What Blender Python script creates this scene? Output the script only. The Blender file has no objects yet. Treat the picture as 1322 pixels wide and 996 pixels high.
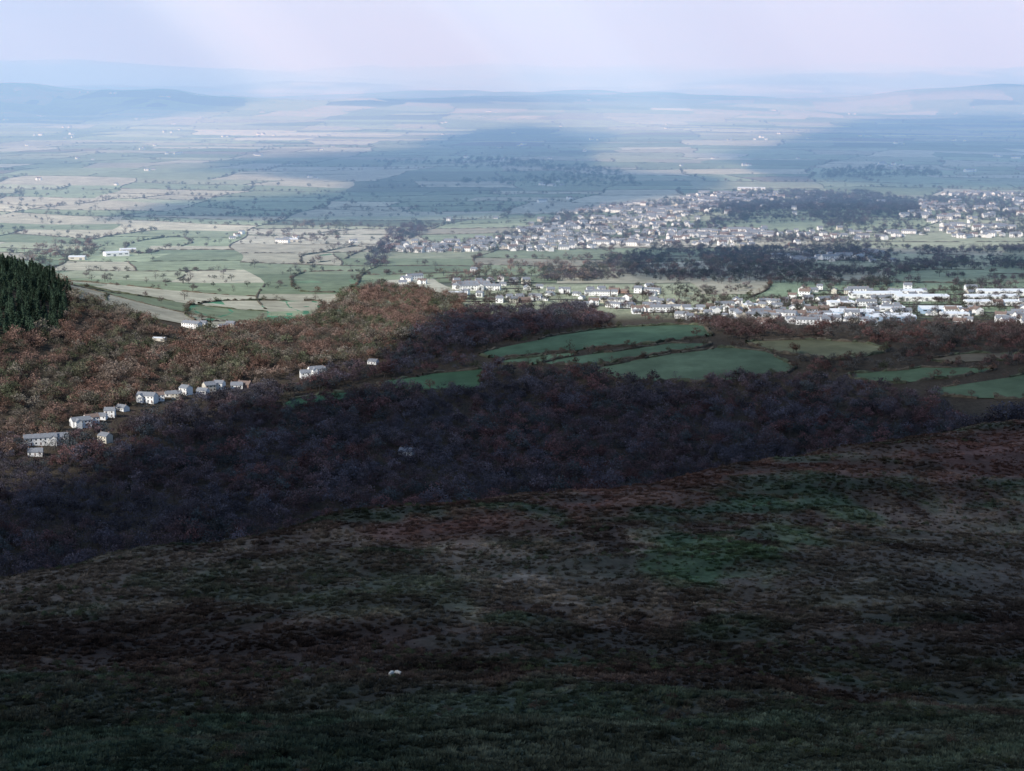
import bpy, math, random
import numpy as np
from mathutils import Vector, Matrix
from mathutils.geometry import delaunay_2d_cdt
random.seed(7); rng=np.random.default_rng(11)
scene=bpy.context.scene
# ------------------------------------------------------------------ survey
F=2467.0; PIT=math.radians(9.5); CZ=300.0
cp,sp=math.cos(PIT),math.sin(PIT)
def vhash(i,j,seed):
    n=(i.astype(np.int64)*374761393+j.astype(np.int64)*668265263+seed*1442695041)&0xFFFFFFFF
    n=((n^(n>>13))*1274126177)&0xFFFFFFFF
    n=n^(n>>16)
    return (n&0xFFFF)/65535.0
def vnoise(x,y,seed=0):
    x=np.asarray(x,float);y=np.asarray(y,float)
    i=np.floor(x);j=np.floor(y);fx=x-i;fy=y-j
    fx=fx*fx*(3-2*fx);fy=fy*fy*(3-2*fy)
    a=vhash(i,j,seed);b=vhash(i+1,j,seed);c=vhash(i,j+1,seed);d=vhash(i+1,j+1,seed)
    return (a*(1-fx)+b*fx)*(1-fy)+(c*(1-fx)+d*fx)*fy
def fbm(x,y,seed=0,o=4):
    s=0;a=.5;t=0
    for k in range(o):
        s=s+a*vnoise(x*2**k,y*2**k,seed+k);t+=a;a*=.5
    return s/t
def ss(a,b,x):
    t=np.clip((x-a)/(b-a),0,1);return t*t*(3-2*t)
def g2(x,y,cx,cy,sx,sy,A):
    return A*np.exp(-((x-cx)/sx)**2/2-((y-cy)/sy)**2/2)
def height(x,y):
    x=np.asarray(x,float);y=np.asarray(y,float)
    base=30*(fbm(x/1300,y/1500,3,3)-.5)*ss(2300,3800,y)+5*(fbm(x/300,y/300,5,2)-.5)
    base=base+ss(7500,16000,y)*(290*fbm(x/2300+3,y/3600,21,4)-100)+ss(17000,32000,y)*(480*fbm(x/8000+7,y/6000,31,4)-150)
    base=base+g2(x,y,-2900,11600,1300,850,140)*(.6+.8*fbm(x/420,y/700,25,3))+g2(x,y,3300,13500,1300,900,110)
    base=base+g2(x,y,-700,1900,185,330,124)+g2(x,y,170,1960,330,150,26)+g2(x,y,590,3850,260,150,20)
    base=base+g2(x,y,700,1700,260,200,22)
    yy=np.maximum(y,1.0)
    b=np.clip(x/np.maximum(y,120),-.6,.6)
    e=np.interp(b,[-.6,-.27,-.08,.055,.14,.27,.6],[.31,.270,.236,.222,.204,.183,.15])
    Ye=np.interp(b,[-.6,-.27,-.08,.055,.14,.27,.6],[420,500,580,640,720,860,1000])
    T=np.where(yy<Ye,e+(.40-e)*(np.clip((Ye-yy)/(Ye-170),0,1.0))**1.35,e+.6*((yy-Ye)/Ye)**2)
    T=np.minimum(T,5)
    drop=1.7+T*yy
    drop=np.where(y<1,1.7+.05*np.abs(y),drop)
    und=ss(60,200,y)*(7.5*(fbm(x/80+y/160,y/60-x/160,41,3)-.5)+2.4*(fbm(x/14,y/14,45,2)-.5))
    m=CZ-drop+und
    k=6.0
    hh=np.clip(.5+.5*(m-base)/k,0,1)
    return base*(1-hh)+m*hh+k*hh*(1-hh)
def h1(x,y): return float(height(np.array([x]),np.array([y]))[0])
def project(x,y,z=None):
    if z is None: z=height(x,y)
    dz=z-CZ
    f=y*cp-dz*sp; up=y*sp+dz*cp
    f=np.where(f<1,1,f)
    return 661+F*x/f, 498-F*up/f
TS=np.geomspace(120,60000,2600)
def locate(u,v):
    a=(u-661)/F;b=(498-v)/F
    d=np.array([a,cp+b*sp,-sp+b*cp])
    P=TS[:,None]*d[None,:]; zz=CZ+P[:,2]; hh=height(P[:,0],P[:,1])
    w=np.where(zz<hh)[0]
    i=w[0] if len(w) else len(TS)-1
    if i==0: return P[0,0],P[0,1]
    d0=zz[i-1]-hh[i-1];d1=hh[i]-zz[i];t=d0/(d0+d1+1e-9)
    return float(P[i-1,0]*(1-t)+P[i,0]*t),float(P[i-1,1]*(1-t)+P[i,1]*t)
def inpoly(u,v,poly):
    r=np.zeros(np.shape(u),bool);n=len(poly)
    for i in range(n):
        x1,y1=poly[i];x2,y2=poly[(i+1)%n]
        c=((y1>v)!=(y2>v))&(u<(x2-x1)*(v-y1)/((y2-y1)+1e-12)+x1)
        r^=c
    return r
def sdpoly(u,v,poly):
    d=np.full(np.shape(u),1e9);n=len(poly)
    for i in range(n):
        x1,y1=poly[i];x2,y2=poly[(i+1)%n]
        ex,ey=x2-x1,y2-y1
        t=np.clip(((u-x1)*ex+(v-y1)*ey)/(ex*ex+ey*ey+1e-9),0,1)
        d=np.minimum(d,np.hypot(u-x1-t*ex,v-y1-t*ey))
    return np.where(inpoly(u,v,poly),d,-d)
# ------------------------------------------------------------------ helpers
def link(ob):
    scene.collection.objects.link(ob);return ob
def attr_color(me,name,arr,dom='POINT'):
    a=me.attributes.new(name,'FLOAT_COLOR',dom)
    c=np.ones((len(arr),4),np.float32);c[:,:3]=arr
    a.data.foreach_set('color',c.ravel())
def nt_mat(name):
    m=bpy.data.materials.new(name);m.use_nodes=True;m.node_tree.nodes.clear();return m,m.node_tree
def N(nt,t,**k):
    n=nt.nodes.new(t)
    for a,b in k.items(): setattr(n,a,b)
    return n
def noise_mul(nt,colsock,scale,lo,hi,detail=5):
    tc=N(nt,'ShaderNodeNewGeometry')
    no=N(nt,'ShaderNodeTexNoise');no.inputs['Scale'].default_value=scale;no.inputs['Detail'].default_value=detail;no.inputs['Roughness'].default_value=.65
    nt.links.new(tc.outputs['Position'],no.inputs['Vector'])
    mr=N(nt,'ShaderNodeMapRange');mr.inputs[1].default_value=.3;mr.inputs[2].default_value=.7;mr.inputs[3].default_value=lo;mr.inputs[4].default_value=hi
    nt.links.new(no.outputs['Fac'],mr.inputs[0])
    vm=N(nt,'ShaderNodeVectorMath',operation='SCALE')
    nt.links.new(colsock,vm.inputs[0]);nt.links.new(mr.outputs[0],vm.inputs['Scale'])
    return vm.outputs[0],no.outputs['Fac']
def ground_mat(name,scales=(.25,.03),amp=.45,bump=.6,attr='Col'):
    m,nt=nt_mat(name)
    at=N(nt,'ShaderNodeAttribute',attribute_name=attr)
    c,_=noise_mul(nt,at.outputs['Color'],scales[0],1-amp,1+amp,8)
    c,f=noise_mul(nt,c,scales[1],1-amp*.6,1+amp*.6,6)
    b=N(nt,'ShaderNodeBsdfPrincipled');b.inputs['Roughness'].default_value=.95;b.inputs['Specular IOR Level'].default_value=.1
    nt.links.new(c,b.inputs['Base Color'])
    bp=N(nt,'ShaderNodeBump');bp.inputs['Strength'].default_value=bump;bp.inputs['Distance'].default_value=1.0
    _,f2=noise_mul(nt,at.outputs['Color'],.8,1,1,6)
    nt.links.new(f2,bp.inputs['Height']);nt.links.new(bp.outputs[0],b.inputs['Normal'])
    o=N(nt,'ShaderNodeOutputMaterial');nt.links.new(b.outputs[0],o.inputs[0]);return m
def foliage_mat(name,trans=.25):
    m,nt=nt_mat(name)
    at=N(nt,'ShaderNodeAttribute',attribute_name='icol',attribute_type='INSTANCER')
    c,_=noise_mul(nt,at.outputs['Color'],.35,.45,1.6,4)
    d=N(nt,'ShaderNodeBsdfDiffuse');t=N(nt,'ShaderNodeBsdfTranslucent');mx=N(nt,'ShaderNodeMixShader');mx.inputs[0].default_value=trans
    nt.links.new(c,d.inputs[0]);nt.links.new(c,t.inputs[0]);nt.links.new(d.outputs[0],mx.inputs[1]);nt.links.new(t.outputs[0],mx.inputs[2])
    o=N(nt,'ShaderNodeOutputMaterial');nt.links.new(mx.outputs[0],o.inputs[0]);return m
def plain_mat(name,col,rough=.8,var=.15,scale=.6,metal=0,spec=.3):
    m,nt=nt_mat(name)
    rgb=N(nt,'ShaderNodeRGB');rgb.outputs[0].default_value=(*col,1)
    c,_=noise_mul(nt,rgb.outputs[0],scale,1-var,1+var,5)
    b=N(nt,'ShaderNodeBsdfPrincipled');b.inputs['Roughness'].default_value=rough;b.inputs['Metallic'].default_value=metal;b.inputs['Specular IOR Level'].default_value=spec
    nt.links.new(c,b.inputs['Base Color'])
    o=N(nt,'ShaderNodeOutputMaterial');nt.links.new(b.outputs[0],o.inputs[0]);return m
M_moor=ground_mat('ground_soil_grass',(.35,.035),.4,.8)
M_field=ground_mat('pasture',(.04,.012),.26,.25)
M_hedge=ground_mat('hedge_foliage',(.3,.05),.4,.8)
M_leaf=foliage_mat('tree_foliage')
M_tuft=foliage_mat('heather_grass')
M_bark=plain_mat('bark',(.07,.06,.055),.95,.3,2)
M_white=plain_mat('white_render',(.84,.83,.81),.8,.05)
M_cream=plain_mat('cream_render',(.62,.57,.48),.8,.08)
M_brick=plain_mat('brick',(.26,.17,.14),.9,.2,1.5)
M_slate=plain_mat('roof_slate',(.20,.21,.23),.5,.25,.8,0,.5)
M_tile=plain_mat('roof_tile',(.19,.14,.12),.8,.25,.8)
M_glass=plain_mat('window_glass',(.03,.035,.045),.1,.1,1,0,.8)
M_door=plain_mat('door_paint',(.12,.05,.04),.5,.1)
M_metal=plain_mat('pale_roof_sheet',(.66,.68,.70),.45,.08,.3,0,.5)
M_blue=plain_mat('blue_cladding',(.36,.47,.60),.5,.08,.3)
M_road=plain_mat('asphalt',(.055,.055,.058),.9,.2,.3)
M_wool=plain_mat('sheep_wool',(.7,.68,.62),.95,.15,6)
# ------------------------------------------------------------------ plan polygons (bearing survey)
FIELDS=[
 ([(490,492),(560,486),(637,474),(625,490),(600,506),(540,507),(495,502)],(.055,.105,.058)),
 ([(370,520),(430,507),(492,501),(440,516),(400,528),(374,532)],(.045,.10,.058)),
 ([(618,458),(720,434),(800,423),(900,420),(932,434),(830,444),(745,453),(648,464)],(.065,.11,.066)),
 ([(650,467),(700,459),(748,456),(735,464),(690,470),(655,471)],(.09,.135,.08)),
 ([(700,470),(770,457),(850,446),(918,443),(880,455),(800,466),(745,473)],(.085,.13,.08)),
 ([(765,477),(860,460),(930,448),(1000,458),(1037,473),(1000,486),(900,493),(800,494)],(.085,.122,.076)),
 ([(1080,488),(1160,477),(1295,474),(1230,489),(1140,496)],(.075,.11,.063)),
 ([(1200,506),(1330,482),(1400,480),(1400,516),(1240,515)],(.08,.115,.068)),
 ([(950,441),(1060,439),(1110,443),(1165,453),(1070,466),(1010,457)],(.12,.12,.07)),
 ([(1190,463),(1250,458),(1330,457),(1300,467),(1220,469)],(.12,.10,.07)),
 ([(243,392),(300,388),(420,388),(415,405),(392,421),(300,416),(245,414)],(.065,.17,.10)),
 ([(170,312),(235,305),(250,315),(190,328),(160,328)],(.08,.16,.10)),
 ([(385,332),(455,318),(480,322),(440,336),(390,342)],(.10,.17,.10)),
 ([(380,352),(470,350),(455,378),(380,378)],(.12,.18,.11)),
]
WOODS=[ # poly, m2 per tree, palette, clumpiness threshold
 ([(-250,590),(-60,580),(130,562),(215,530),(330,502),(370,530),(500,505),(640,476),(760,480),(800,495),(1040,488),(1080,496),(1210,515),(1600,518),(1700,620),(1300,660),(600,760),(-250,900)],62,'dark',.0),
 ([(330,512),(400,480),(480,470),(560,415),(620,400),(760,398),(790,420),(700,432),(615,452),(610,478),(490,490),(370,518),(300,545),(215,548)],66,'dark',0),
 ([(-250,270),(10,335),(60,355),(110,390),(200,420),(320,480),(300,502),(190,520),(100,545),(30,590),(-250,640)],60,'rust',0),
 ([(200,440),(330,440),(385,470),(400,480),(330,500),(250,480)],60,'rust',0),
 ([(190,440),(300,428),(420,402),(440,380),(500,370),(520,372),(590,385),(600,402),(560,418),(480,468),(400,478),(330,465),(240,455)],65,'rust',0),
 ([(700,350),(780,335),(860,322),(1000,320),(1320,322),(1600,322),(1600,372),(1180,372),(950,368),(820,362),(700,364)],85,'plum',.40),
 ([(900,268),(940,254),(1000,248),(1110,248),(1180,258),(1190,285),(1120,292),(1010,296),(920,290)],100,'plum',.40),
 ([(790,412),(1030,424),(1330,426),(1600,428),(1600,456),(1190,456),(1100,438),(940,438),(900,418)],80,'redb',.2),
 ([(1030,466),(1110,457),(1190,458),(1330,468),(1600,468),(1600,474),(1160,474),(1080,485),(1050,484)],75,'redb',.2),
 ([(820,372),(1000,372),(1040,385),(1040,412),(900,408),(840,395)],200,'plum',.4),
 ([(450,212),(640,205),(800,222),(830,240),(760,246),(600,238),(470,226)],700,'green',.52),
 ([(1060,222),(1200,218),(1220,230),(1060,232)],500,'green',.3),
 ([(470,345),(500,300),(530,290),(560,292),(500,330),(500,350)],160,'dark',.3),
 ([(20,330),(60,318),(110,312),(140,330),(60,345),(20,345)],350,'rust',.3),
 ([(330,305),(380,290),(440,290),(450,305),(400,318)],300,'rust',.3),
 ([(-200,240),(600,240),(900,300),(560,350),(440,380),(200,400),(-200,330)],2200,'plum',.52),
 ([(500,365),(700,335),(1000,330),(1000,350),(700,366)],400,'rust',.4),
]
TOWN=[ # poly, angle deg, prob
 ([(490,328),(500,318),(640,308),(690,288),(760,284),(790,300),(780,322),(640,326),(560,328)],3,.50),
 ([(690,286),(760,268),(850,262),(900,252),(1000,246),(1010,262),(930,266),(900,288),(1010,300),(1012,318),(850,321),(780,318),(770,300)],-4,.44),
 ([(1010,298),(1120,293),(1190,288),(1200,300),(1130,318),(1012,318)],2,.25),
 ([(920,290),(940,256),(1100,250),(1180,262),(1190,285),(1100,292)],2,.06),
 ([(1180,258),(1240,250),(1330,252),(1400,255),(1400,308),(1240,310),(1195,290)],5,.34),
 ([(580,368),(680,360),(700,372),(700,392),(640,394),(590,390)],2,.5),
 ([(700,378),(840,376),(850,392),(900,402),(1040,380),(1060,418),(1000,424),(900,418),(780,398),(700,392)],-3,.5),
 ([(1000,328),(1150,326),(1155,338),(1010,340)],0,.3),
 ([(1040,376),(1100,372),(1330,372),(1400,372),(1400,422),(1050,420)],2,.32),
]
# ------------------------------------------------------------------ ground
ys=np.concatenate([np.arange(-500,100,25.0),np.geomspace(100,90000,560)])
t=np.linspace(-1,1,620);s=np.sign(t)*np.abs(t)**1.25
X=s[None,:]*(220+.72*np.maximum(ys,0))[:,None];Y=np.repeat(ys[:,None],len(s),1)
Z=height(X,Y)
def hillwood(x,y,z):
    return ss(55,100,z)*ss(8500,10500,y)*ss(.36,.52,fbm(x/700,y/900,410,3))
def base_color(x,y,z,u,v):
    n=len(x)
    c=np.zeros((n,3))
    c[:]=(.065,.052,.038)
    pl=ss(2200,2400,y)
    wx=x+900*(fbm(x/2500,y/2500,61,3)-.5);wy=y+1500*(fbm(x/2200,y/3000,62,3)-.5)
    idx=vhash(np.floor(wx/480),np.floor(wy/620),77)
    pal=np.array([(.24,.28,.19),(.30,.32,.22),(.38,.37,.29),(.19,.24,.16),(.31,.31,.24),(.10,.11,.09),(.46,.44,.36),(.12,.14,.11)])
    pc=pal[(idx*len(pal)).astype(int)%len(pal)]
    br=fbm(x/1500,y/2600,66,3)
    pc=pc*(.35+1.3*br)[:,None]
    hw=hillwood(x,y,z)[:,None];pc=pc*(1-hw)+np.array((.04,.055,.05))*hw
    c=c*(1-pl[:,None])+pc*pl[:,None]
    mo=1-ss(-8,8,y-np.interp(np.clip(x/np.maximum(y,120),-.6,.6),[-.6,-.27,-.08,.055,.14,.27,.6],[470,560,650,720,800,960,1100]))
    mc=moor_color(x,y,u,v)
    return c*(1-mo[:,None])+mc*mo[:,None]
def moor_color(x,y,u,v):
    n1=fbm(x/22+y/60,y/38-x/60,81,4);n2=fbm(x/7,y/12,85,3);n3=fbm(x/45-y/90,y/30,91,3)
    c=np.tile(np.array([.078,.056,.046]),(len(x),1))
    def mixin(mask,col):
        nonlocal c
        m=np.clip(mask,0,1)[:,None];c=c*(1-m)+np.array(col)*m
    mixin(ss(.45,.6,n1),(.108,.074,.060))
    mixin(ss(.48,.62,n3)*.8,(.058,.088,.055))
    mixin(ss(.56,.7,n2)*.55,(.16,.13,.10))
    mixin(ss(.46,.34,n2)*.5,(.040,.036,.032))
    jit=(n1-.5)*130+(n2-.5)*50
    def pg(poly,soft=20): return ss(-soft,soft,sdpoly(u,v,poly)+jit)
    mixin(pg([(-200,735),(380,712),(720,690),(960,690),(1330,665),(1600,640),(1600,770),(1150,800),(820,790),(500,800),(200,795),(-200,800)])*.65,(.175,.145,.11))
    mixin(pg([(560,712),(720,690),(800,700),(900,695),(790,728),(620,730)])*.9,(.31,.25,.19))
    mixin(pg([(500,785),(820,775),(930,790),(700,805),(520,800)],8)*.5,(.26,.21,.155))
    mixin(pg([(780,745),(860,705),(1010,690),(1040,700),(960,735),(860,752)])*.75,(.062,.125,.055))
    mixin(pg([(760,670),(870,640),(1010,618),(1180,616),(1190,634),(1060,660),(860,682)])*.8,(.045,.085,.054))
    mixin(pg([(960,660),(1090,655),(1130,668),(1000,700)])*.4,(.11,.14,.08))
    mixin(pg([(200,760),(560,752),(620,785),(300,790)])*.6,(.08,.11,.07))
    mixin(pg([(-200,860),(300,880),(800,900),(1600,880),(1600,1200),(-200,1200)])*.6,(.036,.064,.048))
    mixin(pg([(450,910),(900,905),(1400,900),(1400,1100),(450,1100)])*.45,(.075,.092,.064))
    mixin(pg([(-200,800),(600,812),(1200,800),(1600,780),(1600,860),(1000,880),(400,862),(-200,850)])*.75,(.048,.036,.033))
    mixin(pg([(500,690),(800,630),(1000,592),(1600,520),(1600,605),(1180,612),(1000,612),(860,640),(700,690)])*.8,(.12,.064,.054))
    st=fbm((x+.5*y)/55,(y-.55*x)/11,95,3)
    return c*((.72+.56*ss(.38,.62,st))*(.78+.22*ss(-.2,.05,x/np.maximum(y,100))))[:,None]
xf=X.ravel();yf=Y.ravel();zf=Z.ravel()
uf,vf=project(xf,yf,zf)
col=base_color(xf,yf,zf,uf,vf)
me=bpy.data.meshes.new('ground')
R,C=X.shape
me.vertices.add(R*C);me.vertices.foreach_set('co',np.stack([xf,yf,zf],1).astype(np.float32).ravel())
ii=(np.arange(R-1)[:,None]*C+np.arange(C-1)[None,:]).ravel()
fc=np.stack([ii,ii+1,ii+C+1,ii+C],1)
me.loops.add(fc.size);me.loops.foreach_set('vertex_index',fc.ravel().astype(np.int32))
me.polygons.add(len(fc));me.polygons.foreach_set('loop_start',(np.arange(len(fc))*4).astype(np.int32))
me.update(calc_edges=True);me.polygons.foreach_set('use_smooth',np.ones(len(fc),bool))
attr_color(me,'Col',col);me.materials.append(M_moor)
link(bpy.data.objects.new('ground',me))
def mesh_from(name,V,Fc,mats,colors=None,mi=None,smooth=False):
    me=bpy.data.meshes.new(name);me.from_pydata(V,[],Fc);me.update()
    for m in mats: me.materials.append(m)
    if mi is not None: me.polygons.foreach_set('material_index',np.array(mi,np.int32))
    if colors is not None: attr_color(me,'Col',np.array(colors))
    if smooth: me.polygons.foreach_set('use_smooth',np.ones(len(Fc),bool))
    return me
FIELD_W=[]
for k,(poly,colr) in enumerate(FIELDS):
    P=[locate(*p) for p in poly]
    Q=P
    for _ in range(2):
        Q2=[]
        for i in range(len(Q)):
            a=Q[i];b=Q[(i+1)%len(Q)]
            Q2+= [(a[0]*.85+b[0]*.15,a[1]*.85+b[1]*.15),(a[0]*.15+b[0]*.85,a[1]*.15+b[1]*.85)]
        Q=Q2
    Q=[(a+4*math.sin(b/17+k)+3*math.sin(a/9),b+4*math.sin(a/15+k)+2*math.sin(a/6)) for a,b in Q]
    FIELD_W.append(Q)
    arr=np.array(Q);x0,y0=arr.min(0);x1,y1=arr.max(0);st=14
    gx,gy=np.meshgrid(np.arange(x0,x1,st),np.arange(y0,y1,st));gx=gx.ravel();gy=gy.ravel()
    m=sdpoly(gx,gy,Q)>4
    pts=[Vector(q) for q in Q]+[Vector((a,b)) for a,b in zip(gx[m],gy[m])]
    r=delaunay_2d_cdt(pts,[],[list(range(len(Q)))],1,1e-4)
    vx=np.array([p.x for p in r[0]]);vy=np.array([p.y for p in r[0]]);vz=height(vx,vy)+.6
    cc=np.array(colr)*1.2*(1+.9*(fbm(vx/60,vy/60,100+k,3)-.5))[:,None]
    me=mesh_from('pasture_field',np.stack([vx,vy,vz],1).tolist(),[list(f) for f in r[2]],[M_field],cc,smooth=True)
    link(bpy.data.objects.new('pasture_field',me))
# ------------------------------------------------------------------ patchwork plain, divided irregularly
PAL=[((.21,.25,.16),3),((.25,.29,.19),4),((.31,.33,.23),4),((.40,.38,.29),3),((.17,.21,.135),2),((.33,.31,.24),2),((.46,.44,.35),1.5),((.22,.19,.155),.6),((.13,.15,.105),.6)]
pw=np.array([p[1] for p in PAL]);pw=pw/pw.sum()
cells=[];lines=[]
def area(p):
    return abs(sum(p[i][0]*p[(i+1)%len(p)][1]-p[(i+1)%len(p)][0]*p[i][1] for i in range(len(p))))/2
stack=[[(-1500,2100),(1500,2100),(5800,14500),(-5800,14500)]]
while stack:
    p=stack.pop();cxm=sum(q[0] for q in p)/len(p);cym=sum(q[1] for q in p)/len(p);A_=area(p)
    tgt=(20000+ max(0,cym-2500)*15)*random.uniform(.5,2.4)
    if A_<tgt or A_<9000: cells.append(p);continue
    xs=[q[0] for q in p];yss=[q[1] for q in p];wx_=max(xs)-min(xs);wy_=max(yss)-min(yss)
    th=random.gauss(0,.16)+(-.12)
    if wx_>wy_*random.uniform(.9,1.5): nrm=(math.cos(th),math.sin(th))
    else: nrm=(-math.sin(th),math.cos(th))
    px=cxm+random.uniform(-.15,.15)*wx_;py=cym+random.uniform(-.15,.15)*wy_
    L_=[];R_=[];cut=[]
    for i in range(len(p)):
        a=p[i];b=p[(i+1)%len(p)];da=(a[0]-px)*nrm[0]+(a[1]-py)*nrm[1];db=(b[0]-px)*nrm[0]+(b[1]-py)*nrm[1]
        (L_ if da<0 else R_).append(a)
        if da*db<0:
            t_=da/(da-db);c_=(a[0]+(b[0]-a[0])*t_,a[1]+(b[1]-a[1])*t_);L_.append(c_);R_.append(c_);cut.append(c_)
    if len(cut)==2 and len(L_)>2 and len(R_)>2:
        lines.append((cut[0],cut[1]));stack+= [L_,R_]
    else: cells.append(p)
def wob(x,y):
    return (x+45*math.sin(y/340+1)+60*math.sin(x/610+y/700)+9*math.sin(y/61+x/80), y+40*math.sin(x/320)+50*math.sin(x/730+2+y/500)+9*math.sin(x/57+y/200))
V=[];Fc=[];Cc=[];Vz=[]
for p in cells:
    cxm=sum(q[0] for q in p)/len(p);cym=sum(q[1] for q in p)/len(p)
    wx,wy=wob(cxm,cym);u_,v_=project(np.array([wx]),np.array([wy]))
    if abs(wx)>.34*wy+500: continue
    if v_[0]>438 or (v_[0]>365 and u_[0]>560 and wy<2700): continue
    if any(inpoly(u_,v_,w[0])[0] for w in WOODS[:5]): continue
    hz=height(np.array([wx]),np.array([wy]))
    if hillwood(np.array([wx]),np.array([wy]),hz)[0]>.5: continue
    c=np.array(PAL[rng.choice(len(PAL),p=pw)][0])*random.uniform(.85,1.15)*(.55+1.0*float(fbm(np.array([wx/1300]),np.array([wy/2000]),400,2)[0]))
    pts=[]
    for i in range(len(p)):
        a=p[i];b=p[(i+1)%len(p)];L=math.hypot(a[0]-b[0],a[1]-b[1]);m=max(1,int(L/45))
        for j in range(m): pts.append((a[0]+(b[0]-a[0])*j/m,a[1]+(b[1]-a[1])*j/m))
    k=len(V);mlen=len(pts);V.append((wx,wy));Cc.append(c)
    for f_ in(.5,1):
        for q in pts:
            V.append(wob(cxm+(q[0]-cxm)*f_,cym+(q[1]-cym)*f_));Cc.append(c*random.uniform(.93,1.07))
    for j in range(mlen):
        j2=(j+1)%mlen;Fc.append((k,k+1+j,k+1+j2));Fc.append((k+1+j,k+1+mlen+j,k+1+mlen+j2,k+1+j2))
V=np.array(V);vz=height(V[:,0],V[:,1])+.35+V[:,1]*1e-4
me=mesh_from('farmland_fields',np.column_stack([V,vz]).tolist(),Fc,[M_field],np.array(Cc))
link(bpy.data.objects.new('farmland_fields',me))
HV=[];HF=[];HC=[];treepts=[]
def hedge_line(a,b,hgt,wid,seg,warp=None):
    L=math.hypot(b[0]-a[0],b[1]-a[1]);n=max(2,int(L/seg))
    dx,dy=(b[0]-a[0])/L,(b[1]-a[1])/L;px,py=-dy,dx
    cross=[(-.5,0),(-.45,.75),(0,1),(.45,.75),(.5,0)]
    base=len(HV);cb=np.array(random.choice([(.10,.09,.07),(.09,.10,.065),(.12,.10,.075)]))
    gap=0
    for i in range(n+1):
        x=a[0]+dx*L*i/n;y=a[1]+dy*L*i/n
        if warp: x,y=warp(x,y)
        if random.random()<.05: gap=random.randint(1,4)
        g=random.uniform(.55,1.5)*(0.12 if gap>0 else 1);gap-=1
        w=wid*random.uniform(.7,1.4)
        for o,zz in cross:
            HV.append((x+px*o*w+random.uniform(-.3,.3),y+py*o*w+random.uniform(-.3,.3),zz*hgt*g));HC.append(cb*random.uniform(.7,1.3))
    for i in range(n):
        for j in range(4):
            q=base+i*5+j;HF.append((q,q+1,q+6,q+5))
for a,b in lines:
    L=math.hypot(b[0]-a[0],b[1]-a[1])
    m=max(1,int(L/260))
    for i in range(m):
        if random.random()<.2: continue
        p0=(a[0]+(b[0]-a[0])*i/m,a[1]+(b[1]-a[1])*i/m);p1=(a[0]+(b[0]-a[0])*(i+1)/m,a[1]+(b[1]-a[1])*(i+1)/m)
        mx,my=wob((p0[0]+p1[0])/2,(p0[1]+p1[1])/2)
        if abs(mx)>.33*my+400: continue
        u_,v_=project(np.array([mx]),np.array([my]))
        if v_[0]>430 or (v_[0]>365 and u_[0]>560 and my<2700): continue
        if any(inpoly(u_,v_,w[0])[0] for w in WOODS[:5]): continue
        hedge_line(p0,p1,1.8,3 if my<6000 else 4,6 if my<4500 else 16,wob)
        LL=L/m;dens=random.choice([0,.0,.01,.04,.09]) if my<6000 else random.choice([0,.0,.01,.02])
        for _ in range(int(LL*dens+random.random())):
            t_=random.random();q=wob(p0[0]+(p1[0]-p0[0])*t_,p0[1]+(p1[1]-p0[1])*t_);treepts.append((q[0]+random.uniform(-3,3),q[1]+random.uniform(-3,3)))
for Q in FIELD_W:
    for i in range(0,len(Q)):
        a=Q[i];b=Q[(i+1)%len(Q)]
        if math.hypot(a[0]-b[0],a[1]-b[1])>1 and random.random()<.9: hedge_line(a,b,2.4,3,5)
        for _ in range(int(math.hypot(a[0]-b[0],a[1]-b[1])*.045+random.random())):
            t_=random.random();treepts.append((a[0]+(b[0]-a[0])*t_,a[1]+(b[1]-a[1])*t_))
HVa=np.array(HV);HVa[:,2]+=height(HVa[:,0],HVa[:,1])
me=mesh_from('hedgerow',HVa.tolist(),HF,[M_hedge],np.array(HC));link(bpy.data.objects.new('hedgerow',me))
# ------------------------------------------------------------------ plants
def rot_quad(V,Fc,c,s,mi,MI):
    a=Vector((random.gauss(0,1),random.gauss(0,1),random.gauss(0,1))).normalized()
    b=a.cross(Vector((random.gauss(0,1),random.gauss(0,1),random.gauss(0,1)))).normalized()
    k=len(V);s2=s*random.uniform(.5,1)
    V+= [tuple(c-a*s-b*s2*.3),tuple(c-b*s2),tuple(c+a*s),tuple(c+b*s2)];Fc.append((k,k+1,k+2,k+3));MI.append(mi)
def cyl(V,Fc,MI,p,q,r0,r1,mi,n=5):
    p=Vector(p);q=Vector(q);d=(q-p).normalized();a=d.orthogonal().normalized();b=d.cross(a);k=len(V)
    for c,r in((p,r0),(q,r1)):
        for i in range(n):
            t_=2*math.pi*i/n;V.append(tuple(c+a*r*math.cos(t_)+b*r*math.sin(t_)))
    for i in range(n): Fc.append((k+i,k+(i+1)%n,k+n+(i+1)%n,k+n+i));MI.append(mi)
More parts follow.
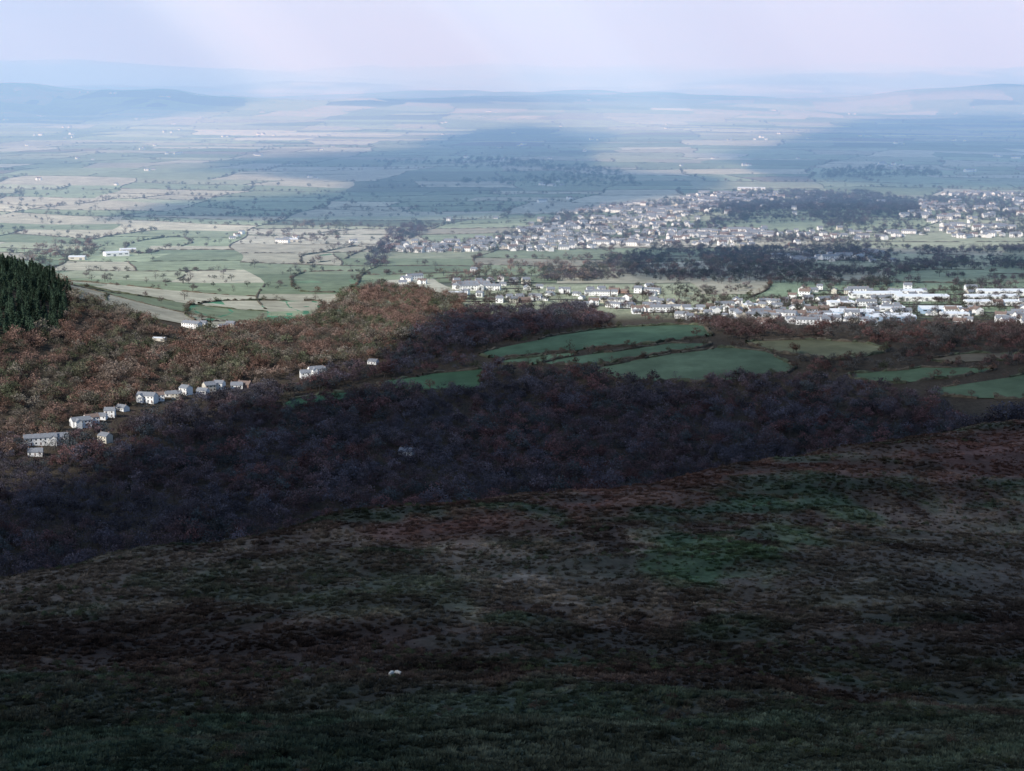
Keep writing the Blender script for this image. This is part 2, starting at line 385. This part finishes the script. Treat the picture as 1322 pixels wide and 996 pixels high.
def broadleaf(seed,H=11,leaf=300,bare=False):
    random.seed(seed);V=[];Fc=[];MI=[]
    cyl(V,Fc,MI,(0,0,-1),(0,0,H*.45),.35,.22,0,6);cyl(V,Fc,MI,(0,0,H*.45),(random.uniform(-.4,.4),random.uniform(-.4,.4),H*.8),.22,.07,0)
    ends=[Vector((0,0,H*.82))]
    for i in range(8):
        t_=i*2.4+random.uniform(-.4,.4);z0=H*random.uniform(.22,.5);r=H*random.uniform(.24,.38)
        e=Vector((math.cos(t_)*r,math.sin(t_)*r,z0+H*random.uniform(.12,.38)));cyl(V,Fc,MI,(0,0,z0),e,.13,.04,0,4);ends.append(e)
        if bare:
            for _ in range(3):
                e2=e+Vector((random.uniform(-1,1),random.uniform(-1,1),random.uniform(.3,1.6)))*H*.11;cyl(V,Fc,MI,e,e2,.05,.02,0,3)
    for _ in range(leaf):
        e=random.choice(ends);rr=H*.16
        d=Vector((random.gauss(0,1),random.gauss(0,1),random.gauss(0,.8)))*rr*.62
        rot_quad(V,Fc,e+d,random.uniform(.25,.62)*H/11*(.7 if bare else 1),1,MI)
    return mesh_from('tree',V,Fc,[M_bark,M_leaf],mi=MI)
def conifer(seed,H=17):
    random.seed(seed);V=[];Fc=[];MI=[]
    cyl(V,Fc,MI,(0,0,-1),(0,0,H*.96),.3,.04,0,6)
    for k in range(15):
        z=H*(.12+.86*k/15);r=(1-k/15.5)*H*.22*random.uniform(.8,1.1)+.15
        for i in range(9):
            t_=random.uniform(0,6.28);e=Vector((math.cos(t_)*r,math.sin(t_)*r,z-r*.3))
            for m in range(3):
                f=(m+1)/3;rot_quad(V,Fc,Vector((e.x*f,e.y*f,z-r*.3*f))+Vector((random.uniform(-.3,.3),)*3),.65*(1.2-.4*f),1,MI)
    return mesh_from('conifer',V,Fc,[M_bark,M_leaf],mi=MI)
def tuft(seed,n,R_,Hh,w):
    random.seed(seed);V=[];Fc=[]
    for _ in range(n):
        t_=random.uniform(0,6.28);r=R_*math.sqrt(random.random())*.7;b=Vector((math.cos(t_)*r,math.sin(t_)*r,-.1))
        hh=Hh*random.uniform(.5,1.1)*(1-.4*r/R_);tip=b+Vector((math.cos(t_)*R_*.4*random.random(),math.sin(t_)*R_*.4*random.random(),hh))
        s_=Vector((math.cos(t_+1.57+random.uniform(-.8,.8)),math.sin(t_+1.57+random.uniform(-.8,.8)),0))*w
        k=len(V);mid=b.lerp(tip,.6)
        V+=[tuple(b-s_),tuple(b+s_),tuple(mid+s_*1.2),tuple(tip),tuple(mid-s_*1.2)];Fc.append((k,k+1,k+2,k+3,k+4))
    return mesh_from('tuft',V,Fc,[M_tuft])
def coll(name,meshes):
    c=bpy.data.collections.new(name)
    for i,m in enumerate(meshes):
        m.name=name+'_form'
        c.objects.link(bpy.data.objects.new(name+'_form',m))
    return c
C_broad=coll('broadleaf_tree',[broadleaf(1),broadleaf(2,10,340),broadleaf(3,12,280),broadleaf(4,11,200,True),broadleaf(5,12,160,True)])
C_con=coll('conifer_tree',[conifer(6),conifer(7,15)])
C_tuft=coll('moor_plants',[tuft(8,70,.8,.55,.05),tuft(9,60,.6,.75,.03),tuft(10,80,1.0,.45,.07)])
random.seed(99)
def scatter(name,x,y,scale,colr,c,zoff=0,nform=3):
    n=len(x);z=height(x,y)+zoff
    me=bpy.data.meshes.new(name);me.vertices.add(n);me.vertices.foreach_set('co',np.stack([x,y,z],1).astype(np.float32).ravel())
    a=me.attributes.new('scl','FLOAT_VECTOR','POINT');sc=np.stack([scale*rng.uniform(.85,1.2,n),scale*rng.uniform(.85,1.2,n),scale*rng.uniform(.8,1.2,n)],1);a.data.foreach_set('vector',sc.astype(np.float32).ravel())
    a=me.attributes.new('rotv','FLOAT_VECTOR','POINT');rv=np.zeros((n,3));rv[:,2]=rng.uniform(0,6.28,n);rv[:,:2]=rng.normal(0,.05,(n,2));a.data.foreach_set('vector',rv.astype(np.float32).ravel())
    a=me.attributes.new('idx','INT','POINT');a.data.foreach_set('value',rng.integers(0,nform,n).astype(np.int32))
    attr_color(me,'icol',colr);me.update()
    ob=link(bpy.data.objects.new(name,me))
    ng=bpy.data.node_groups.new('gn_'+name,'GeometryNodeTree')
    ng.interface.new_socket('Geometry',in_out='INPUT',socket_type='NodeSocketGeometry');ng.interface.new_socket('Geometry',in_out='OUTPUT',socket_type='NodeSocketGeometry')
    gi=ng.nodes.new('NodeGroupInput');go=ng.nodes.new('NodeGroupOutput');ip=ng.nodes.new('GeometryNodeInstanceOnPoints');ci=ng.nodes.new('GeometryNodeCollectionInfo')
    ci.inputs['Collection'].default_value=c;ci.inputs['Separate Children'].default_value=True;ci.inputs['Reset Children'].default_value=True
    def na(nm,t_):
        q=ng.nodes.new('GeometryNodeInputNamedAttribute');q.data_type=t_;q.inputs['Name'].default_value=nm;return q.outputs['Attribute']
    L=ng.links.new
    L(gi.outputs[0],ip.inputs['Points']);L(ci.outputs[0],ip.inputs['Instance']);ip.inputs['Pick Instance'].default_value=True
    L(na('idx','INT'),ip.inputs['Instance Index']);L(na('scl','FLOAT_VECTOR'),ip.inputs['Scale'])
    er=ng.nodes.new('FunctionNodeEulerToRotation');L(na('rotv','FLOAT_VECTOR'),er.inputs[0]);L(er.outputs[0],ip.inputs['Rotation'])
    L(ip.outputs[0],go.inputs[0])
    md=ob.modifiers.new('scatter','NODES');md.node_group=ng
    return ob
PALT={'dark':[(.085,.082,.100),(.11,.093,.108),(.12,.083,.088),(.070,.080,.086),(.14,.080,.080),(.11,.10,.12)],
 'rust':[(.185,.145,.12),(.215,.15,.12),(.19,.115,.09),(.14,.135,.09),(.19,.165,.135),(.11,.12,.075),(.20,.13,.105)],
 'plum':[(.105,.09,.095),(.085,.09,.075),(.125,.095,.095),(.075,.075,.07)],
 'redb':[(.14,.09,.085),(.12,.095,.085),(.155,.088,.08),(.10,.095,.09)],
 'green':[(.05,.075,.05),(.06,.07,.055)]}
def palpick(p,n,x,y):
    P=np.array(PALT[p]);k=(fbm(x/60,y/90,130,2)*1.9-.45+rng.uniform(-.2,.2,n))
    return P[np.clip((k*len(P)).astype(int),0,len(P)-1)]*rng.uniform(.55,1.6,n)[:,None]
VILL=[(46,588,0),(52,574,3),(74,573,6),(136,571,4),(104,551,6),(118,546,2),(130,541,0),(142,538,1),(158,530,0),(190,519,6),(203,517,2),(220,512,0),(228,515,4),(240,509,1),(262,508,0),(270,505,4),(283,503,1),(306,501,0),(316,500,5),
 (394,489,1),(408,483,6),(414,480,0),(482,470,0),(525,587,0),(248,424,3),(262,423,1),(288,425,0),(298,424,4),(456,314,6),(306,306,2),(300,309,0),(312,303,1),(372,312,6),(382,309,2),(365,314,3),
 (525,364,6),(535,361,3),(545,367,2),(520,367,0),(612,352,1),(600,371,3),(590,374,1),(190,221,6),(198,220,0),(50,233,2),(400,230,6),(408,231,0),(200,189,2),(62,190,0),(35,189,6),(100,206,2),(120,207,0),(663,173,6),(710,206,2),(700,240,6),(712,241,3),(725,240,0),(430,190,0),(260,152,6),(150,240,1),
 (580,286,1),(640,283,0),(700,262,3),(735,258,2),(720,236,1),(545,190,0),(1030,206,2),(1140,212,1),(880,215,0),(920,206,2),(760,130,3),(860,167,6)]
WARE=[(1065,412,1,5),(1100,408,0,-6),(1150,402,1,4),(1150,414,0,8),(1215,404,0,-3),(1232,410,1,2),(1130,384,2,3),(1190,388,2,0),(1175,380,1,0),(1280,388,2,2),(1295,381,2,0),(1262,394,1,4),(1310,394,1,0),(1085,395,1,6),(895,404,3,0),(970,398,3,9),(970,246,2,-8),(905,262,3,3),(1285,302,3,0),(825,290,3,0),(590,382,3,4)]
SHED=[(150,331,1,25),(165,326,3,20),(206,440,3,-10),(100,336,3,0),(375,313,3,10)]
VX=np.array([locate(a,b) for a,b,_ in VILL]);WX=np.array([locate(a,b) for a,b,_,_ in WARE+SHED])
def clear_of(x,y):
    m=np.ones(len(x),bool)
    for cx,cy in VX: m&=~((np.abs(x-cx)<8.5)&(y-cy>-24)&(y-cy<7))
    for cx,cy in WX: m&=~((np.abs(x-cx)<34)&(y-cy>-30)&(y-cy<18))
    return m
for wi,(poly,m2,pal,thr) in enumerate(WOODS):
    pts=np.array([locate(min(max(a,-300),1650),b) for a,b in poly if b<=760])
    x0,y0=pts.min(0);x1,y1=pts.max(0)
    if wi==0: y0=900
    if wi==2: y1=2350
    n=int((x1-x0)*(y1-y0)/m2);n=min(n,70000)
    x=rng.uniform(x0,x1,n);y=rng.uniform(y0,y1,n)
    u,v=project(x,y)
    jit=(fbm(x/40,y/40,140+wi,2)-.5)*12
    m=inpoly(u+jit,v+jit*.5,poly)&(np.abs(x)<.36*y+60)
    cs=90 if wi<15 else 160
    if wi==10: cs=260
    if thr>0: m&=fbm(x/cs,y/cs,180+wi,3)>thr
    for Q in FIELD_W: m&=sdpoly(x,y,Q)<-4
    x=x[m];y=y[m]
    m=clear_of(x,y);x=x[m];y=y[m];n=len(x)
    if n==0: continue
    big={'dark':1.0,'rust':1.0,'plum':.85,'redb':.85,'green':1.2}[pal]
    sc=rng.uniform(.5,1.25,n)*big*(.75+.5*fbm(x/50,y/50,150,2))
    if wi==2:
        u,v=project(x,y);cm=inpoly(u+rng.normal(0,4,n),v+rng.normal(0,4,n),[(-400,250),(20,320),(60,350),(90,380),(85,425),(20,440),(-400,470)])
        scatter('conifer_plantation',x[cm],y[cm],sc[cm]*.9,np.array([(.055,.085,.058)])*rng.uniform(.5,1.6,cm.sum())[:,None],C_con,0,2)
        x=x[~cm];y=y[~cm];sc=sc[~cm];n=len(x)
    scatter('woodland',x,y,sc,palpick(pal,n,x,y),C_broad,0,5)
tp=np.array(treepts);n=len(tp)
scatter('hedgerow_trees',tp[:,0],tp[:,1],rng.uniform(.35,.95,n),palpick('rust',n,tp[:,0],tp[:,1])*.65,C_broad,0,5)
n=130000
y=170+ (1000-170)*rng.random(n)**1.25;b=rng.uniform(-.31,.31,n);x=b*y
Ye=np.interp(b,[-.6,-.27,-.08,.055,.14,.27,.6],[420,500,580,640,720,860,1000])
m=(y<Ye+50)&(rng.random(n)<.5+1.2*(fbm(x/12,y/18,160,3)-.35))
x=x[m];y=y[m];u,v=project(x,y)
mc=moor_color(x,y,u,v)*(rng.uniform(.6,1.5,len(x))*(.6+.8*fbm(x/9,y/15,168,3)))[:,None]
scatter('moor_heather',x,y,rng.uniform(.4,1.6,len(x))*(.6+fbm(x/12,y/18,165,2)*.9),mc,C_tuft,0,3)
n=9000
y=190+700*rng.random(n);b=rng.uniform(-.31,.31,n);x=b*y
Ye=np.interp(b,[-.6,-.27,-.08,.055,.14,.27,.6],[420,500,580,640,720,860,1000])
m=(y<Ye+30)&(fbm(x/40+y/120,y/30-x/90,500,3)>.58)
x=x[m];y=y[m];n=len(x)
scatter('gorse_scrub',x,y,rng.uniform(.06,.17,n),np.array([(.07,.085,.045),(.08,.06,.048),(.055,.075,.045)])[rng.integers(0,3,n)]*rng.uniform(.6,1.4,n)[:,None],C_broad,-.4,3)
# ------------------------------------------------------------------ houses
def box(V,Fc,MI,x0,x1,y0,y1,z0,z1,mi):
    k=len(V);V+=[(x0,y0,z0),(x1,y0,z0),(x1,y1,z0),(x0,y1,z0),(x0,y0,z1),(x1,y0,z1),(x1,y1,z1),(x0,y1,z1)]
    for f in((0,1,5,4),(1,2,6,5),(2,3,7,6),(3,0,4,7),(4,5,6,7),(0,3,2,1)): Fc.append(tuple(k+i for i in f));MI.append(mi)
def gable(V,Fc,MI,x0,x1,y0,y1,z0,z1,hr,wm,rm,ov=.35):
    box(V,Fc,MI,x0,x1,y0,y1,z0,z1,wm);ym=(y0+y1)/2
    for xx in(x0,x1):
        k=len(V);V+=[(xx,y0,z1),(xx,y1,z1),(xx,ym,z1+hr)];Fc.append((k,k+1,k+2));MI.append(wm)
    s_=hr/((y1-y0)/2)
    for sg in(-1,1):
        ye=ym+sg*((y1-y0)/2+ov);ze=z1-ov*s_+.04;zr=z1+hr+.06;k=len(V)
        V+=[(x0-ov,ye,ze),(x1+ov,ye,ze),(x1+ov,ym,zr),(x0-ov,ym,zr),(x0-ov,ye,ze+.14),(x1+ov,ye,ze+.14),(x1+ov,ym,zr+.14),(x0-ov,ym,zr+.14)]
        for f in((0,1,2,3),(4,5,6,7),(0,1,5,4),(0,3,7,4),(1,2,6,5)): Fc.append(tuple(k+i for i in f));MI.append(rm)
def house(w,d,st,hr,mats,wing=False,units=1):
    V=[];Fc=[];MI=[];hw=2.7*st+.1
    gable(V,Fc,MI,-w/2,w/2,-d/2,d/2,-2,hw,hr,0,1)
    if wing:
        V2=[];F2=[];M2=[];gable(V2,F2,M2,-d*.75,0,-2.6,2.6,-2,hw-.3,hr*.8,0,1)
        k=len(V)
        for a,b,c in V2: V.append((b-w*.22,a-d*.1,c))
        for f,m_ in zip(F2,M2): Fc.append(tuple(k+i for i in f));MI.append(m_)
    nb=max(2,int(w/3.2))
    for s_ in range(st):
        for i in range(nb):
            xc=-w/2+w*(i+.5)/nb
            for yy in(-d/2,d/2):
                if wing and yy<0 and abs(xc+w*.22)<3: continue
                e=.05 if yy>0 else -.05
                if s_==0 and i%2==nb//2%2 and yy<0: box(V,Fc,MI,xc-.45,xc+.45,min(yy,yy+e),max(yy,yy+e),.0,2.05,3)
                else: box(V,Fc,MI,xc-.6,xc+.6,min(yy,yy+e),max(yy,yy+e),.95+2.7*s_,2.1+2.7*s_,2)
    for i in range(units+1 if units>1 else 2):
        xc=-w/2+.6+(w-1.2)*i/max(1,(units if units>1 else 1));box(V,Fc,MI,xc-.4,xc+.4,-.3,.3,hw+hr-.5,hw+hr+1.0,4)
    return mesh_from('house',V,Fc,mats,mi=MI)
def warehouse(w,d,hh,bays,wm,rm):
    V=[];Fc=[];MI=[];bw=d/bays
    for i in range(bays):
        gable(V,Fc,MI,-w/2,w/2,-d/2+i*bw+.02,-d/2+(i+1)*bw-.02,-2,hh,bw*.13,0,1,.1)
    for i in range(int(w/9)):
        xc=-w/2+w*(i+.5)/int(w/9)
        if i%3==1: box(V,Fc,MI,xc-2,xc+2,-d/2-.06,-d/2+.02,0,hh*.7,3)
        else: box(V,Fc,MI,xc-2.6,xc+2.6,-d/2-.06,-d/2+.02,hh*.55,hh*.8,2)
    return mesh_from('warehouse',V,Fc,[wm,rm,M_glass,M_slate],mi=MI)
def hm(wall,roof): return [wall,roof,M_glass,M_door,M_brick]
H=[house(11,8,1,2.6,hm(M_white,M_slate)),house(9,8,2,2.4,hm(M_white,M_slate)),house(13,8.5,2,2.6,hm(M_white,M_tile),True),house(24,8,2,2.4,hm(M_white,M_slate),units=4),
   house(10,8,2,2.6,hm(M_cream,M_slate)),house(12,8,1,2.5,hm(M_brick,M_tile)),house(16,9,2,2.6,hm(M_white,M_slate),True)]
for m_ in H: m_.name='house_form'
bpy_house=bpy.data.collections.new('town_house_forms')
HW=[.22,.27,.1,.15,.10,.06,.10]
for i,m_ in enumerate(H): bpy_house.objects.link(bpy.data.objects.new('house_form_%d'%i,m_))
def place(mesh,name,u,v,rot=0,s_=1,dz=0):
    x,y=locate(u,v);o=link(bpy.data.objects.new(name,mesh));o.location=(x,y,h1(x,y)+dz);o.rotation_euler=(0,0,math.radians(rot));o.scale=(s_,s_,s_);return o
tx=[];ty=[];tr=[];RV=[];RF=[];gx_=[];gy_=[]
for poly,a,prob in TOWN:
    P=np.array([locate(*p) for p in poly]);c0=P.mean(0);ex=np.ptp(P,axis=0).max()
    A=math.radians(a);dx,dy=math.cos(A),math.sin(A)
    r=-ex
    while r<ex:
        r+=random.uniform(38,62)
        q=-ex;prev=None;bend=random.uniform(0,6)
        while q<ex:
            q+=random.uniform(13,19)
            off=14*math.sin(q/120+bend)
            x=c0[0]+dx*q-dy*(r+off);y=c0[1]+dy*q+dx*(r+off)
            u,v=project(np.array([x]),np.array([y]))
            if not inpoly(u,v,poly)[0]: prev=None;continue
            z=h1(x,y)+.8
            if prev is None: k=len(RV);RV+=[(x+dy*3,y-dx*3,z),(x-dy*3,y+dx*3,z)]
            else: k=len(RV);RV+=[(x+dy*3,y-dx*3,z),(x-dy*3,y+dx*3,z)];RF.append((k-2,k,k+1,k-1))
            prev=1
            vn=float(fbm(np.array([x/120]),np.array([y/120]),170,2)[0])
            pn=prob*(.1+2.0*max(0,vn-.12)) if vn>.42 else prob*.12
            for sd in(-1,1):
                if random.random()<pn:
                    tx.append(x-dy*sd*13);ty.append(y+dx*sd*13+random.uniform(-4,4));tr.append(A+random.gauss(0,.25)+(math.pi if sd<0 else 0)+(math.pi/2 if random.random()<.2 else 0))
                for _ in range(3):
                    if random.random()<(.5 if vn>.45 else .95): gx_.append(x-dy*sd*random.uniform(19,34)+random.uniform(-7,7));gy_.append(y+dx*sd*random.uniform(19,34))
tx=np.array(tx);ty=np.array(ty);tr=np.array(tr)
print('houses',len(tx))
ob=scatter('town_houses',tx,ty,np.ones(len(tx)),np.ones((len(tx),3)),bpy_house,.3,7)
me=ob.data;a=me.attributes['rotv'];rv=np.zeros((len(tx),3));rv[:,2]=tr;a.data.foreach_set('vector',rv.astype(np.float32).ravel())
a=me.attributes['idx'];a.data.foreach_set('value',rng.choice(7,len(tx),p=HW).astype(np.int32))
a=me.attributes['scl'];a.data.foreach_set('vector',np.repeat(rng.uniform(.85,1.2,len(tx))[:,None],3,1).astype(np.float32).ravel())
link(bpy.data.objects.new('road',mesh_from('road',RV,RF,[M_road])))
gx_=np.array(gx_);gy_=np.array(gy_);n=len(gx_)
scatter('garden_trees',gx_,gy_,rng.uniform(.35,.95,n),palpick('plum',n,gx_,gy_),C_broad,0,5)
random.seed(5)
for u,v,k in VILL: place(H[k],'white_house' if k not in(4,5) else 'cottage',u,v,random.uniform(-35,35),random.uniform(.85,1.05),.3)
WM=[warehouse(62,34,7,3,M_blue,M_metal),warehouse(38,22,6,2,M_white,M_metal),warehouse(80,26,7,2,M_white,M_metal),warehouse(26,14,5,1,M_cream,M_metal)]
for u,v,m_,r in WARE: place(WM[m_],'warehouse',u,v,r,.85,.3)
for u,v,m_,r in SHED: place(WM[m_],'farm_shed',u,v,r,1 if v<400 else .5,.3)
n=130;yy=rng.uniform(4200,12000,n);bb=rng.uniform(-.3,.3,n);xx=bb*yy
cl=vnoise(xx/900,yy/900,200)>.45;xx=xx[cl];yy=yy[cl]
xx=np.concatenate([xx,xx+rng.uniform(-40,40,len(xx))]);yy=np.concatenate([yy,yy+rng.uniform(-60,60,len(yy))])
ob=scatter('distant_farmhouses',xx,yy,np.ones(len(xx))*1.1,np.ones((len(xx),3)),bpy_house,.3,4)
# ------------------------------------------------------------------ sheep
def sheep(u,v,rot):
    x,y=locate(u,v)
    V=[(0,0,.62),(.28,0,.64),(.5,0,.66),(.68,0,.5),(.80,0,.30),(.92,0,.18),(-.3,0,.63),(-.5,0,.6),
       (.36,.13,.42),(.37,.13,.2),(.38,.13,0),(.36,-.13,.42),(.34,-.13,.2),(.33,-.13,0),(-.38,.13,.42),(-.46,.13,.24),(-.42,.13,0),(-.38,-.13,.42),(-.43,-.13,.24),(-.38,-.13,0),(-.6,0,.48)]
    E=[(0,1),(1,2),(2,3),(3,4),(4,5),(0,6),(6,7),(1,8),(8,9),(9,10),(1,11),(11,12),(12,13),(6,14),(14,15),(15,16),(6,17),(17,18),(18,19),(7,20)]
    me=bpy.data.meshes.new('sheep');me.from_pydata(V,E,[]);ob=link(bpy.data.objects.new('sheep',me))
    md=ob.modifiers.new('skin','SKIN')
    rad=[.25,.25,.2,.11,.09,.05,.26,.2,.09,.04,.035,.09,.04,.035,.1,.045,.035,.1,.045,.035,.05]
    for i,r in enumerate(rad): me.skin_vertices[0].data[i].radius=(r,r)
    me.skin_vertices[0].data[0].use_root=True
    ob.modifiers.new('sub','SUBSURF').levels=2
    me.materials.append(M_wool);ob.location=(x,y,h1(x,y)+.12);ob.rotation_euler=(0,0,math.radians(rot))
sheep(505,874,60);sheep(514,873,150)
# ------------------------------------------------------------------ sun, sky, clouds, haze
EL=math.radians(34);sh=Vector((-.74,-.67)).normalized()
S=Vector((sh.x*math.cos(EL),sh.y*math.cos(EL),math.sin(EL)))
ld=bpy.data.lights.new('sun','SUN');ld.energy=5.0;ld.angle=math.radians(.5);ld.color=(1,.955,.88)
lo=link(bpy.data.objects.new('sun',ld));lo.rotation_euler=S.to_track_quat('Z','Y').to_euler();lo.location=(0,0,3000)
w=bpy.data.worlds.new('World');scene.world=w;w.use_nodes=True;nt=w.node_tree;nt.nodes.clear()
sk=N(nt,'ShaderNodeTexSky',sky_type='NISHITA');sk.sun_disc=False;sk.sun_elevation=EL;sk.sun_rotation=math.atan2(S.x,S.y)
sk.dust_density=.6;sk.air_density=1.0;sk.ozone_density=4.0
bg=N(nt,'ShaderNodeBackground');bg.inputs[1].default_value=.145
nt.links.new(sk.outputs[0],bg.inputs[0]);wo=N(nt,'ShaderNodeOutputWorld');nt.links.new(bg.outputs[0],wo.inputs[0])
CH=2200.0
gy=np.concatenate([np.arange(-3500,3500,45.0),np.geomspace(3500,48000,190)])
s=np.linspace(-1,1,420);GX=s[None,:]*(2600+.42*np.maximum(gy,0))[:,None];GY=np.repeat(gy[:,None],len(s),1)
gx=GX.ravel();gyf=GY.ravel()
gz=height(gx,gyf);u,v=project(gx,gyf,gz)
nz=(fbm(gx/260,gyf/260,300,4)-.5)
nzf=(fbm(gx/1800,gyf/2600,310,4)-.5)
line=np.interp(u,[-900,0,60,130,200,330,400,480,560,600,700,900,1000,1313,2200],[840,636,620,600,560,520,508,488,436,405,412,424,428,430,430])
D=ss(-10,14,(v-line)+nz*16)
D=np.where(gyf<900,1,D)
D*=1-.20*ss(-12,12,sdpoly(u,v,[(600,440),(800,418),(1400,430),(1400,520),(1040,495),(800,500),(480,512),(480,485)]))*(gyf>1200)
D=np.where(gyf<1000,D*(1-.13*ss(.36,.6,fbm(gx/200,gyf/160,330,3))*ss(-160,160,gx)*ss(230,380,gyf)),D)
D=np.clip(D,0,1)*.945
SH=[([(225,222),(300,208),(520,192),(600,170),(680,158),(800,172),(760,190),(780,212),(930,228),(945,242),(860,258),(790,268),(690,284),(480,288),(330,284),(120,284),(200,262),(420,246),(440,236),(330,226)],.99,7),
 ([(880,200),(1000,186),(1100,160),(1160,152),(1330,150),(1700,150),(1700,252),(1180,248),(1000,238),(960,215)],.97,7),
 ([(-900,80),(0,80),(330,80),(400,95),(330,118),(380,130),(200,152),(100,160),(-900,172)],.98,5),
 ([(400,94),(700,93),(1200,97),(1400,100),(1400,112),(800,108),(500,112)],.7,4),
 ([(960,262),(1190,252),(1200,285),(1000,296),(900,290)],.5,6),
 ([(800,324),(1330,320),(1700,320),(1700,368),(1180,370),(830,360)],.8,7),
 ([(-900,205),(60,205),(170,212),(60,222),(-900,224)],.5,5),
 ([(700,120),(900,118),(1100,128),(900,136),(740,132)],.6,5)]
for poly,amt,soft in SH:
    D=np.maximum(D,amt*ss(-soft,soft,sdpoly(u,v,poly)+nzf*18))
tt=CH/S.z
vx=gx+S.x*tt;vy=gyf+S.y*tt;vzc=CH+(fbm(gx/400,gyf/400,320,3)-.5)*160*D
me=bpy.data.meshes.new('cloud_layer');R,C=GX.shape
me.vertices.add(R*C);me.vertices.foreach_set('co',np.stack([vx,vy,vzc],1).astype(np.float32).ravel())
ii=(np.arange(R-1)[:,None]*C+np.arange(C-1)[None,:]).ravel();fc=np.stack([ii,ii+1,ii+C+1,ii+C],1)
dm=D[fc].max(1)>.01;fc=fc[dm]
me.loops.add(fc.size);me.loops.foreach_set('vertex_index',fc.ravel().astype(np.int32));me.polygons.add(len(fc));me.polygons.foreach_set('loop_start',(np.arange(len(fc))*4).astype(np.int32))
me.update(calc_edges=True);me.polygons.foreach_set('use_smooth',np.ones(len(fc),bool));attr_color(me,'dens',np.repeat(D[:,None],3,1))
m,nt=nt_mat('cloud');at=N(nt,'ShaderNodeAttribute',attribute_name='dens')
tr_=N(nt,'ShaderNodeBsdfTransparent');df=N(nt,'ShaderNodeBsdfDiffuse');df.inputs[0].default_value=(.8,.8,.8,1);tl=N(nt,'ShaderNodeBsdfTranslucent');tl.inputs[0].default_value=(.32,.36,.42,1)
ad=N(nt,'ShaderNodeMixShader');ad.inputs[0].default_value=.5;mx=N(nt,'ShaderNodeMixShader');o=N(nt,'ShaderNodeOutputMaterial')
nt.links.new(df.outputs[0],ad.inputs[1]);nt.links.new(tl.outputs[0],ad.inputs[2]);nt.links.new(at.outputs['Fac'],mx.inputs[0]);nt.links.new(tr_.outputs[0],mx.inputs[1]);nt.links.new(ad.outputs[0],mx.inputs[2]);nt.links.new(mx.outputs[0],o.inputs[0])
me.materials.append(m);link(bpy.data.objects.new('cloud_layer',me))
# haze lying over the plain (scattering, plus an added glow standing in for multiply scattered light)
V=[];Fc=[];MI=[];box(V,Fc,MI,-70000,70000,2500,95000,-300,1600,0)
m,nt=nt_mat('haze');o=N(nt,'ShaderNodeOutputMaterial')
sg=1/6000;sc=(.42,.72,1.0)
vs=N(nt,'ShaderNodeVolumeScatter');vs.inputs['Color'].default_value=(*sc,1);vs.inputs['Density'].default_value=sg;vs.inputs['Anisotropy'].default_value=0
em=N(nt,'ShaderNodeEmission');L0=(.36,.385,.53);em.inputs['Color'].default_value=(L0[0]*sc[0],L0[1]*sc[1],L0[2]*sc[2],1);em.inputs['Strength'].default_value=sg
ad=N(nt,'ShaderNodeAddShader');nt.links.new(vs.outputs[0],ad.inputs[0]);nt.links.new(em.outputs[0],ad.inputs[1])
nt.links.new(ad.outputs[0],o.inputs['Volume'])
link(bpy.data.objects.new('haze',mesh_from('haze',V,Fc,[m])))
# ------------------------------------------------------------------ camera
cd=bpy.data.cameras.new('camera');cd.sensor_width=36;cd.angle=2*math.atan(661/F);cd.clip_start=1;cd.clip_end=200000
co=link(bpy.data.objects.new('camera',cd));co.location=(0,0,CZ);co.rotation_euler=(math.pi/2-PIT,0,0);scene.camera=co
scene.view_settings.view_transform='Standard'
print('objs',len(scene.objects))
